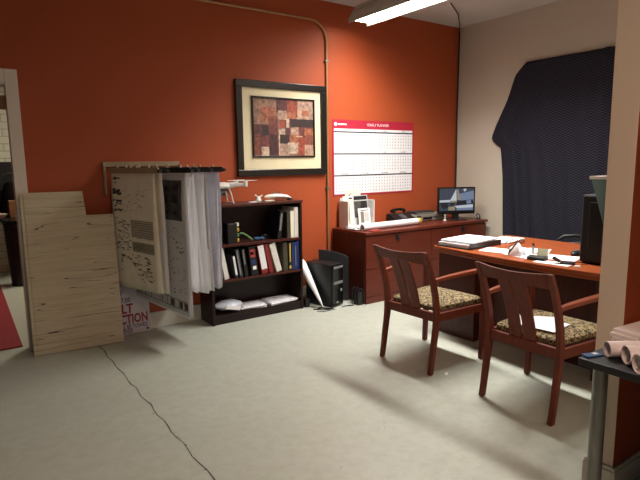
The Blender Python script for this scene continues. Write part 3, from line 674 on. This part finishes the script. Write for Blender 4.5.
# phone, recorder, router and small bits
t = thing('desk_phone', (4.36, 4.56, z0), 'black desk phone behind the paper roll on the cabinet top', 'phone')
m = MB('black'); m.prism([(4.46, z0), (4.66, z0), (4.66, z0+.11), (4.60, z0+.115), (4.46, z0+.045)], 4.24, 4.55, 'x'); m.build('base', t, bevel=.008)
m = MB('black_gloss'); m.tube([(4.28, 4.575, z0+.15), (4.29, 4.59, z0+.155), (4.29, 4.62, z0+.14)], .02, 8).tube([(4.27, 4.56, z0+.135), (4.29, 4.57, z0+.158), (4.36, 4.575, z0+.165), (4.43, 4.57, z0+.158), (4.45, 4.56, z0+.135)], [.022, .02, .016, .02, .022], 8)
m.build('handset', t)
m = MB('grey')
for i in range(3):
    for j in range(4): m.cbox((4.36+i*.03, 4.49+j*.025, z0+.063+j*.0125), (.018, .014, .006), (.47, 0, 0))
m.build('keypad', t)
t = thing('video_recorder', (4.80, 4.50, z0), 'silver video recorder box left of the monitor on the cabinet top', 'recorder')
MB('silver').box(4.555, 4.985, 4.50, 4.70, z0+.006, z0+.085).build('case', t, bevel=.004)
m = MB('black_gloss'); m.box(4.60, 4.66, 4.496, 4.4995, z0+.022, z0+.07).box(4.70, 4.86, 4.496, 4.4995, z0+.02, z0+.05); m.build('display', t)
m = MB('dgrey')
for x in (4.89, 4.92, 4.95): m.box(x-.008, x+.008, 4.494, 4.4995, z0+.03, z0+.055)
m.build('buttons', t)
m = MB('black')
for x in (4.59, 4.95):
    for y in (4.52, 4.67): m.box(x-.012, x+.012, y-.012, y+.012, z0, z0+.0058)
m.build('feet', t)
t = thing('network_switch', (4.75, 4.53, z0+.0855), 'dark flat network switch stacked on the silver recorder', 'switch')
MB('dgrey').box(4.60, 4.92, 4.52, 4.68, z0+.0855, z0+.118).build('case', t, bevel=.003)
MB('silver').box(4.61, 4.91, 4.5165, 4.5195, z0+.094, z0+.102).build('port_strip', t)
t = thing('audio_box', (5.0, 4.45, z0), 'second small silver box between the recorder and the monitor', 'box')
MB('silver').box(5.0, 5.17, 4.53, 4.66, z0, z0+.085).build('case', t, bevel=.004)
m = MB('dgrey')
for x in (5.03, 5.075, 5.12): m.box(x-.012, x+.012, 4.526, 4.5295, z0+.03, z0+.06)
m.build('knobs', t)
tag(MB('white').lathe([(.018, 0), (.018, .012), (.008, .02), (.007, .06), (.01, .068), (.004, .078)], (4.945, 4.37, z0), 12).build('small_bottle'), 'tiny white bottle in front of the recorder, left of the monitor', 'bottle')
tag(MB('black').tube([(3.98, 4.60, z0+.004), (4.02, 4.58, z0+.02), (4.07, 4.55, z0+.028), (4.12, 4.53, z0+.012), (4.17, 4.50, z0+.004)], .004, 6).build('phone_cord'), 'thin black cord between the organiser and the desk phone', 'cord')
# CCTV monitor
local(True)
t = thing('small_monitor', (5.11, 4.335, z0), 'small black monitor showing a sailboat scene on the right cabinet', 'monitor', rz=math.atan2(-.224, .42))
MB('black_gloss').box(-.238, .238, 0, .04, .075, .405).build('bezel', t, bevel=.006)
m = MB('screen_bg', 'screen_white', 'screen_dark', 'screen_blue', 'screen_tan'); W, H, X0, Z1 = .436, .272, -.218, .388
m.box(X0, X0+W, -.0016, -.0004, Z1-H, Z1)
def sp(pts, mi, k): m.use(mi).add([(X0+u*W, -.0017-k*.0001, Z1-v*H) for u, v in pts], [tuple(range(len(pts)))])
sp([(.0, .52), (.42, .50), (.42, .6), (.0, .62)], 1, 1); sp([(.3, .55), (.48, .02), (.5, .55)], 1, 2); sp([(.5, .02), (.53, .02), (.63, .52), (.52, .52)], 4, 2)
sp([(.3, .55), (.5, .54), (.5, .62), (.3, .63)], 4, 3); sp([(.55, .25), (1, .1), (1, .6), (.62, .58)], 3, 1); sp([(.68, .04), (.76, .0), (.78, .09), (.72, .14)], 1, 3)
sp([(.5, .56), (.98, .5), (.98, .75), (.5, .78)], 2, 4); sp([(.02, .62), (.24, .62), (.26, .85), (.12, .92), (.04, .8)], 2, 4); sp([(.45, .78), (.98, .72), (.98, .86), (.5, .88)], 1, 5)
sp([(.78, .55), (.92, .52), (.93, .68), (.8, .7)], 3, 5); sp([(.26, .82), (.46, .8), (.45, .98), (.26, .98)], 4, 5); sp([(.5, .88), (.98, .86), (.98, .98), (.5, .98)], 3, 5); sp([(.3, .64), (.44, .63), (.42, .76), (.32, .78)], 2, 5)
m.build('screen', t)
MB('black').box(-.04, .04, .02, .045, .012, .0745).build('neck', t, bevel=.003)
MB('black').box(-.12, .12, -.05, .10, 0, .0118).build('stand_base', t, bevel=.004)
local(False)
t = thing('webcam_puck', (5.36, 4.24, z0), 'small round black and white gadget at the right end of the cabinet top', 'gadget')
MB('black').lathe([(.03, 0), (.032, .006), (.028, .014)], (5.385, 4.22, z0), 16).build('base', t)
m = MB('black'); m.tube([(5.385+.026*cos(a), 4.22+.01*sin(a), z0+.04+.026*sin(a)) for a in [2*pi*k/14 for k in range(15)]], .006, 6); m.build('ring', t)
MB('white').cbox((5.385, 4.224, z0+.038), (.03, .006, .024)).build('face', t)

# ------------------------------------------------------------------ blanket on the beige wall
NZ, NY = 60, 70
left = [(2.59, 3.72), (2.53, 3.79), (2.46, 3.856), (2.19, 3.951), (1.90, 4.10), (1.76, 4.157), (1.70, 4.12), (1.64, 4.02), (1.30, 3.975), (1.0, 3.955), (.6, 3.93), (.30, 3.92)]
right = [(2.59, 2.735), (2.07, 2.743), (1.38, 2.746), (.30, 2.74)]
def interp(tab, z):
    for (a, b), (c, d) in zip(tab, tab[1:]):
        if c <= z <= a: return b+(d-b)*(a-z)/(a-c)
    return tab[-1][1]
m = MB('blanket'); vs = []
for j in range(NZ+1):
    z = 2.59-(2.59-.30)*j/NZ; yl, yr = interp(left, z), interp(right, z)
    for i in range(NY+1):
        a = i/NY; y = yl+(yr-yl)*a; dn = (2.59-z)
        x = WX-.035-.016*sin(a*16+dn*.8)*min(1, dn*1.5)-.012*sin(a*34-dn*2)*min(1, dn)
        # long fold that runs from the upper left tack to the bottom
        fa = .12+.03*dn; x -= .045*math.exp(-((a-fa)/.035)**2)*min(1, dn*1.2)
        x += .012*math.exp(-((a-fa-.09)/.04)**2)*min(1, dn*1.2)
        x -= .03*math.exp(-((a-.93)/.03)**2)
        vs.append((min(x, WX-.012), y, z+.012*sin(a*7)*(1 if j == NZ else 0)))
m.add(vs, [(j*(NY+1)+i, j*(NY+1)+i+1, (j+1)*(NY+1)+i+1, (j+1)*(NY+1)+i) for j in range(NZ) for i in range(NY)], True)
tag(m.build('hanging_blanket', solid=.012), 'navy quilted moving blanket hanging on the beige wall', 'blanket')

# ------------------------------------------------------------------ desk
DY0, DY1 = 1.31, 3.15
t = thing('office_desk', (3.9, 2.23, 0), 'long reddish wooden executive desk with a bowed front edge', 'desk')
front = [(3.425-.065*sin(pi*k/20), DY1-(DY1-DY0)*k/20) for k in range(21)]
MB('wood_y').prism([(4.46, DY1)]+front+[(4.46, DY0)], DZ-.028, DZ, 'z').build('desktop', t, bevel=.005)
MB('wood_y').prism([(4.44, DY1-.02)]+[(x+.022, DY1-.02-(DY1-DY0-.04)*k/20) for k, (x, y) in enumerate(front)]+[(4.44, DY0+.02)], DZ-.058, DZ-.0285, 'z').build('edge_moulding', t, bevel=.008)
for a, b in ((2.72, DY1-.04), (DY0+.04, 1.74)):
    MB('wood_z').box(3.455, 4.40, a, b, 0, DZ-.0585).build('pedestal', t, bevel=.003)
MB('wood_z').box(3.60, 3.63, 1.7405, 2.7195, .02, DZ-.0585).build('modesty_panel', t)
# on the desk
zd = DZ+.0005
t = thing('ring_binder', (3.68, 2.965, zd), 'black ring binder piled with white papers at the far left desk corner', 'binder')
local(True); t.rotation_euler = (0, 0, R(4))
MB('black').box(-.24, .22, -.17, .17, 0, .012).box(-.24, .22, -.17, -.162, .0121, .045).build('cover', t, bevel=.003)
MB('paper').box(-.225, .21, -.158, .16, .0122, .038).build('pages', t, bevel=.002)
MB('paper').cbox((.0, .0, .052), (.42, .31, .012), (0, 0, .05)).build('top_sheets', t, bevel=.001)
local(False)
def sheet(x, y, rz, label, w=.216, d=.279, z=zd, mat='paper', tilt=(0, 0)):
    m = MB(mat); m.cbox((x, y, z+.001), (w, d, .0016), (tilt[0], tilt[1], rz)); return tag(m.build('paper_sheet'), label, 'paper', 'loose paper sheets')
ream('paper_pile', 4.12, 2.93, zd, .30, .22, 2, .2, 'white paper pile on the desk behind the ring binder', seed=9, dz=.008)
sheet(3.63, 2.62, .25, 'white sheet on the desk next to the ring binder')
sheet(3.60, 2.36, -.15, 'white sheet under the folded paper tent on the desk', z=zd)
sheet(3.82, 2.46, .45, 'white sheet on the desk behind the small silver vial', z=zd+.0025)
sheet(3.70, 2.16, .3, 'white sheet on the desk behind the card holder', z=zd)
sheet(3.475, 2.06, .1, 'white sheet at the desk front edge under the black folding phone', w=.12, d=.25, z=zd)
t = thing('eyeglasses', (4.08, 2.76, zd), 'dark eyeglasses lying at the back of the desk', 'glasses')
for s in (-.035, .035):
    m = MB('black'); m.tube([(4.08+.026*sin(a)*.3, 2.76+s+.026*cos(a), zd+.022+.018*sin(a)) for a in [2*pi*k/14 for k in range(15)]], .0035, 6); m.build('rim', t)
    m = MB('black'); m.tube([(4.08, 2.76+s*1.8, zd+.03), (4.02, 2.76+s*1.7, zd+.02), (3.95, 2.76+s*1.2, zd+.004)], .003, 6); m.build('temple', t)
t = thing('paper_tent', (3.53, 2.42, zd+.003), 'crumpled folded white paper standing up on the desk', 'paper')
m = MB('paper', 'ink'); zt = zd+.003
m.add([(3.50, 2.45, zt), (3.585, 2.43, zt+.004), (3.56, 2.405, zt+.10), (3.50, 2.35, zt), (3.59, 2.35, zt+.003), (3.54, 2.47, zt+.055)], [(0, 1, 2), (3, 2, 4), (0, 5, 2), (0, 2, 3)])
m.use(1).tube([(3.50, 2.45, zt+.003), (3.54, 2.47, zt+.057), (3.56, 2.405, zt+.1)], .0025, 5); m.build('folded_sheet', t, solid=.0012)
t = thing('silver_vial', (3.68, 2.36, zd+.005), 'slim silver vial standing between the papers on the desk', 'vial')
MB('silver').lathe([(.011, 0), (.011, .062)], (3.68, 2.355, zd+.005), 14).build('barrel', t)
MB('black').lathe([(.008, 0), (.008, .02)], (3.68, 2.355, zd+.0675), 14).build('cap', t)
t = thing('card_holder', (3.49, 2.20, zd+.002), 'black card holder with a pale card at the desk front edge', 'card holder')
local(True); t.location = (3.49, 2.20, zd+.0025); t.rotation_euler = (0, 0, R(8))
m = MB('black'); m.prism([(-.03, 0), (.045, 0), (.045, .022), (.02, .03), (-.025, .022)], -.065, .065, 'y'); m.build('base', t, bevel=.004)
m = MB('glass_card'); m.T = Matrix.Translation((.028, -.03, .0275)) @ Matrix.Rotation(R(14), 4, 'Y'); m.box(0, .004, -.035, .045, 0, .055); m.build('card', t)
local(False)
t = thing('folding_phone', (3.49, 2.0, zd+.003), 'black folding phone lying open near the desk front edge', 'phone')
local(True); t.location = (3.50, 2.0, zd+.003); t.rotation_euler = (0, 0, R(25))
MB('black').box(-.03, .03, -.075, .02, 0, .014).build('keypad_half', t, bevel=.004)
m = MB('black_gloss'); m.T = Matrix.Translation((0, .022, .014)) @ Matrix.Rotation(R(28), 4, 'X'); m.box(-.03, .03, 0, .055, -.006, .006); m.build('lid', t, bevel=.003)
local(False)
t = thing('computer_mouse', (3.90, 2.13, zd), 'black computer mouse with a grey stripe on the desk', 'mouse')
rings = [[(3.90+r*1.55*cos(2*pi*k/16), 2.13+r*.95*sin(2*pi*k/16), zd+z) for k in range(16)] for r, z in ((.033, 0), (.036, .01), (.032, .024), (.02, .034), (.006, .037))]
MB('black').sweep(rings).build('shell', t)
MB('grey').box(3.855, 3.93, 2.122, 2.138, zd+.0355, zd+.041).build('wheel_strip', t, bevel=.002)
tag(MB('white').lathe([(.02, 0), (.021, .004), (.018, .012)], (3.455, 1.875, zd), 14).build('small_disc'), 'small white round disc beside the desktop computer tower', 'disc')
tag(MB('black').tube([(3.58, 2.0, zd+.003), (3.63, 1.97, zd+.003), (3.64, 1.92, zd+.003), (3.60, 1.88, zd+.003), (3.55, 1.90, zd+.003)], .0025, 5).build('thin_cable'), 'thin black cable curling on the desk left of the computer tower', 'cable')
t = thing('desktop_tower', (3.83, 1.85, zd), 'black computer tower standing upright on the desk by the beige pillar', 'computer')
MB('black_matte').box(3.625, 4.03, 1.765, 1.96, zd+.01, 1.25).build('case', t, bevel=.012)
MB('black').box(3.614, 3.6245, 1.80, 1.90, zd+.03, 1.20).build('front_strip', t, bevel=.003)
m = MB('black')
for y in (1.79, 1.935): m.box(3.65, 4.0, y-.012, y+.012, zd, zd+.0095)
m.build('feet', t)
t = thing('wall_file_pocket', (2.55, 1.162, 1.16), 'teal wedge-shaped file pocket with a white rim on the partition wall', 'file pocket')
MB('teal').prism([(1.1615, 1.405), (1.262, 1.405), (1.178, 1.15), (1.1615, 1.15)], 2.40, 2.72, 'x').build('pocket', t, bevel=.003)
MB('white').prism([(1.1615, 1.4055), (1.268, 1.4055), (1.268, 1.42), (1.1615, 1.42)], 2.394, 2.726, 'x').build('rim', t, bevel=.002)

# ------------------------------------------------------------------ guest chairs
def guest_chair():
    t = thing('guest_chair', (0, 0, 0), '', 'chair', group='wooden guest chairs'); local(True)
    W = .2375; WF = .276
    path = [(-.278, 0), (-.262, .10), (-.245, .22), (-.226, .34), (-.222, .44), (-.236, .55), (-.268, .67), (-.312, .78), (-.362, .883)]
    wx = [.034, .037, .041, .046, .048, .044, .040, .036, .030]
    for s in (-1, 1):
        MB('chairwood').bars(path, .032, wx, s*W).build('back_leg', t, bevel=.004)
    for s in (-1, 1):
        MB('chairwood').bars([(.262, 0), (.268, .2), (.272, .40), (.268, .55), (.262, .668)], .034, [.034, .038, .044, .040, .036], s*WF).build('front_leg', t, bevel=.004)
    for s in (-1, 1):
        m = MB('chairwood'); m.prism([(-.205, s*W-.012), (.250, s*WF-.012), (.250, s*WF+.012), (-.205, s*W+.012)], .372, .432, 'z'); m.build('seat_rail', t, bevel=.003)
    MB('chairwood').box(-.238, -.212, -W+.0165, W-.0165, .372, .437).build('seat_rail', t, bevel=.003)
    MB('chairwood').box(.255, .282, -WF+.0175, WF-.0175, .372, .432).build('seat_rail', t, bevel=.003)
    # seat pad, crowned
    m = MB('leopard'); N = 14; top = []; 
    rows = [(.4385, .985), (.450, 1.0), (.466, .99), (.476, .94)]
    def ring(z, k): 
        out = []
        for i in range(48):
            a = 2*pi*i/48; c, s_ = cos(a), sin(a); e = .16
            x = .248*k*math.copysign(abs(c)**e, c); y = (.242 + .022*math.copysign(abs(c)**e, c))*k*math.copysign(abs(s_)**e, s_)
            out.append((.042+x, y, z))
        return out
    secs = [ring(z, k) for z, k in rows]+[ring(.484, .75), ring(.489, .4), ring(.490, .05)]
    m.sweep(secs); m.build('seat_pad', t)
    # arms
    for s in (-1, 1):
        secs = []
        for x, z, w, h in ((-.26, .672, .026, .026), (-.16, .680, .034, .026), (0, .686, .044, .026), (.16, .689, .050, .026), (.27, .687, .05, .025), (.30, .684, .036, .02)):
            yc = s*(W+.002+(WF-W)*(x+.26)/.53); secs.append([(x, yc-w/2, z-h/2), (x, yc+w/2, z-h/2), (x, yc+w/2, z+h/2), (x, yc-w/2, z+h/2)])
        MB('armwood').sweep(secs).build('armrest', t, bevel=.004)
    def bx(z):
        for (a, b), (c, d) in zip(path, path[1:]):
            if b <= z <= d: return a+(c-a)*(z-b)/(d-b)
        return path[-1][0]
    # curved top rail
    secs = []
    for k in range(17):
        f = -1+2*k/16; y = f*(W-.0165); bow = -.038*(1-f*f); z1 = .883-.012*(1-f*f); z0 = .790+.012*(1-f*f); th = .024
        secs.append([(bx(z0)+bow-th/2, y, z0), (bx(z0)+bow+th/2, y, z0), (bx(z1)+bow+th/2, y, z1), (bx(z1)+bow-th/2, y, z1)])
    MB('chairwood').sweep(secs).build('top_rail', t, bevel=.004)
    # two splats
    for yc in (-.048, .048):
        secs = []
        for k in range(11):
            z = .4375+(.812-.4375)*k/10; f = (z-.4375)/.375; bow = -.038*(1-(yc/W)**2)*f; w = .086-.006*sin(pi*f); x = bx(z)+bow-.002
            secs.append([(x-.008, yc-w/2, z), (x+.008, yc-w/2, z), (x+.008, yc+w/2, z), (x-.008, yc+w/2, z)])
        MB('chairwood').sweep(secs).build('back_splat', t, bevel=.003)
    for s in (-1, 1):
        for x in (-.278, .262): MB('black').lathe([(.012, 0), (.012, .004)], (x, s*(W if x < 0 else WF), -.0045), 10).build('glide', t)
    local(False); return t
ch = guest_chair()
ch.location = (2.925, 2.705, .0045); ch.rotation_euler = (0, 0, R(3.0)); ch['label'] = 'wooden guest chair with an empty patterned seat, nearer the file cabinets'
def dup(o, loc, rz, label):
    r = o.copy(); C.objects.link(r); r.location = loc; r.rotation_euler = (0, 0, rz); r['label'] = label
    for k in list(o.children):
        c = k.copy(); C.objects.link(c); c.parent = r
    return r
dup(ch, (2.957, 1.788, .0045), R(-.3), 'wooden guest chair with white papers on its patterned seat')
local(False)
sheet(2.90, 1.79, .12, 'white sheet lying on the seat of the guest chair nearer the pillar', z=.4995, w=.22, d=.28)
sheet(2.93, 1.84, .75, 'lower white sheet poking out beneath another sheet on the chair seat', z=.4965, w=.21, d=.27)

# ------------------------------------------------------------------ office chair behind the desk
t = thing('office_chair', (4.86, 2.70, 0), 'black office chair with looped armrests behind the desk', 'office chair', rz=R(-60)); local(True)
m = MB('officeblack')
for k in range(5):
    a = 2*pi*k/5+.3; m.tube([(.03*cos(a), .03*sin(a), .10), (.27*cos(a), .27*sin(a), .07)], [.022, .015], 8)
m.build('star_base', t)
for k in range(5):
    a = 2*pi*k/5+.3; m = MB('black'); m.tube([(.27*cos(a)-.011*sin(a), .27*sin(a)+.011*cos(a), .028), (.27*cos(a)+.011*sin(a), .27*sin(a)-.011*cos(a), .028)], .0275, 12); m.build('caster', t)
MB('steel').lathe([(.024, .10), (.024, .40)], (0, 0, 0), 12).build('gas_lift', t)
m = MB('officeblack'); m.box(-.24, .24, -.24, .24, .41, .49); m.build('seat', t, bevel=.03, seg=4)
m = MB('officeblack'); m.T = Matrix.Translation((.26, 0, .52)) @ Matrix.Rotation(R(10), 4, 'Y'); m.box(-.03, .03, -.21, .21, 0, .36); m.build('backrest', t, bevel=.025, seg=4)
MB('black').box(.20, .235, -.03, .03, .3905, .409).box(.2355, .262, -.03, .03, .3905, .56).build('back_bracket', t)
for s in (-1, 1):
    m = MB('officeblack'); pts = [(-.15, s*.265, .45), (-.17, s*.275, .56), (-.145, s*.28, .67), (-.07, s*.28, .725), (.05, s*.28, .735), (.14, s*.28, .715), (.185, s*.28, .64), (.17, s*.27, .53), (.15, s*.265, .45)]
    m.tube(pts, [.014, .014, .016, .02, .02, .018, .015, .014, .014], 10); m.build('armrest', t)
local(False)

# ------------------------------------------------------------------ near table at the right
TX0, TY1 = 1.925, 1.02
t = thing('work_table', (2.5, .6, 0), 'black topped table with a steel leg in front of the pillar', 'table')
MB('deskblack').box(TX0, 3.3, .25, TY1, .712, .742).build('tabletop', t, bevel=.004)
for x, y in ((1.985, .96), (3.2, .945), (2.0, .33), (3.2, .33)):
    MB('steel').lathe([(.027, .012), (.027, .7115)], (x, y, 0), 24).build('leg', t)
    MB('black').lathe([(.022, 0), (.026, .0118)], (x, y, 0), 16).build('foot', t)
u = Vector((.80, -.60, 0)); nv = Vector((-.6, -.8, 0)); zt = .7425
def roll(p, r, L, label, mat='pinkpaper'):
    t = thing('plan_roll', p, label, 'paper roll', group='paper rolls on the black table')
    a = Vector((p[0], p[1], p[2]+r)); m = MB(mat); pipe(m, a, a+u*L, r, r-.004, 20); m.build('outer_sheet', t)
    # inner spiral sheet
    s = u.cross(Vector((0, 0, 1))).normalized(); up = Vector((0, 0, 1)); m = MB(mat); sec = []
    for k in range(30):
        f = k/29; an = 2*pi*1.6*f+1; rr = (r-.006)*(1-.5*f); d = s*cos(an)*rr+up*sin(an)*rr
        sec.append([a+d+u*.012, a+d+u*(L-.01)])
    m.sweep(sec, False, True, False); m.build('inner_spiral', t, solid=.0008)
    return t
roll((2.015, .957, zt), .031, .5, 'pale paper roll at the back, nearest the pillar')
roll((1.997, .880, zt), .035, .5, 'pale paper roll in the middle of the three')
roll((1.935, .812, zt), .036, .5, 'pale paper roll at the front of the three')
ream('folded_prints', 2.36, .955, zt, .34, .11, 4, -.12, 'pale folded prints stacked against the wall behind the rolls', seed=12, dz=.015, mat='pinkpaper')
t = thing('blue_booklet', (1.985, .99, zt), 'blue and white booklet at the table corner by the pillar', 'booklet')
m = MB('brightblue', 'paper'); m.cbox((1.985, .996, zt+.003), (.075, .036, .006), (0, 0, -.3)); m.use(1).cbox((2.0, .994, zt+.0065), (.02, .016, .0008), (0, 0, -.3)); m.build('cover', t)
tag(MB('paper').cbox((2.765, 2.40, .003), (.05, .018, .006), (0, 0, .5)).build('paper_scrap'), 'scrap of white paper on the floor near the chair legs', 'scrap')

# ------------------------------------------------------------------ the room through the doorway
tag(MB('redcarpet').prism([(-1.2, 4.9), (.395, 4.9), (.44, 7.75), (-1.2, 7.75)], 0, .012, 'z').build('red_mat'), 'red carpet runner on the floor through the doorway', 'carpet')
t = thing('waste_bin', (.69, 7.56, 0), 'tall black waste bin standing in the room through the doorway', 'bin')
MB('black').lathe([(.13, 0), (.165, .76), (.17, .78)], (.69, 7.56, 0), 20).build('body', t)
MB('black_gloss').lathe([(.178, .781), (.18, .81), (.16, .83)], (.69, 7.56, 0), 20).build('lid', t)
t = thing('work_bench', (.3, 8.2, 0), 'dark bench against the pale wall in the far room', 'bench')
MB('black_matte').box(-.8, 1.2, 7.85, 8.55, .78, .82).build('bench_top', t)
for x in (-.75, 1.15):
    for y in (7.9, 8.5): MB('black_matte').box(x-.03, x+.03, y-.03, y+.03, 0, .7795).build('leg', t)
MB('black_matte').box(-.8, 1.2, 8.5, 8.54, .8205, 1.55).build('back_board', t)
zb = .8205
tag(MB('card').box(.645, .84, 7.95, 8.15, zb, zb+.22).build('cardboard_box', bevel=.003), 'brown cardboard box on the far room bench', 'box')
tag(MB('cream').lathe([(.04, 0), (.085, .04), (.10, .06)], (.53, 7.98, zb), 18).build('white_bowl'), 'pale round bowl on the bench left of the cardboard box', 'bowl')
tag(MB('white').box(.70, .86, 7.86, 7.93, zb, zb+.04).build('white_tray', bevel=.004), 'white tray at the bench edge above the waste bin', 'tray')
t = thing('tool_bag', (.62, 8.3, zb), 'bulky black tool bag behind the cardboard box', 'bag')
rings = [[(.76+r*1.1*cos(2*pi*k/16), 8.33+r*.9*sin(2*pi*k/16), zb+z) for k in range(16)] for r, z in ((.13, 0), (.16, .12), (.15, .33), (.10, .45), (.03, .48))]
MB('black').sweep(rings).build('body', t)
m = MB('dgrey'); m.tube([(.60, 8.30, zb+.45), (.62, 8.29, zb+.55), (.72, 8.29, zb+.58), (.80, 8.30, zb+.5), (.81, 8.30, zb+.44)], .012, 6); m.build('strap', t)
tag(MB('redbox').lathe([(.09, 0), (.095, .05), (.07, .12), (.02, .14)], (.47, 8.22, zb+.0), 14).build('red_hat'), 'red hat lying on the far room bench', 'hat')

# ------------------------------------------------------------------ camera, world, view
cam = bpy.data.cameras.new('camera'); co = bpy.data.objects.new('camera', cam); C.objects.link(co)
f, yaw, pitch, roll_ = 527.52, .61283, -.147415, -.0124985
F = Vector((sin(yaw)*cos(pitch), cos(yaw)*cos(pitch), sin(pitch))); r0 = Vector((cos(yaw), -sin(yaw), 0)); u0 = r0.cross(F)
rr = cos(roll_)*r0+sin(roll_)*u0; uu = -sin(roll_)*r0+cos(roll_)*u0
co.matrix_world = Matrix(((rr.x, uu.x, -F.x, 0), (rr.y, uu.y, -F.y, 0), (rr.z, uu.z, -F.z, 1.5), (0, 0, 0, 1)))
cam.sensor_fit = 'HORIZONTAL'; cam.sensor_width = 36; cam.lens = f/640*36; cam.clip_start = .05
sc.camera = co
wd = bpy.data.worlds.new('world'); wd.use_nodes = True; wd.node_tree.nodes['Background'].inputs[0].default_value = (.02, .02, .02, 1); sc.world = wd
sc.view_settings.view_transform = 'Standard'; sc.view_settings.look = 'None'; sc.view_settings.gamma = 1; sc.view_settings.exposure = 0
sc.cycles.use_denoising = True
sc.cycles.max_bounces = 8
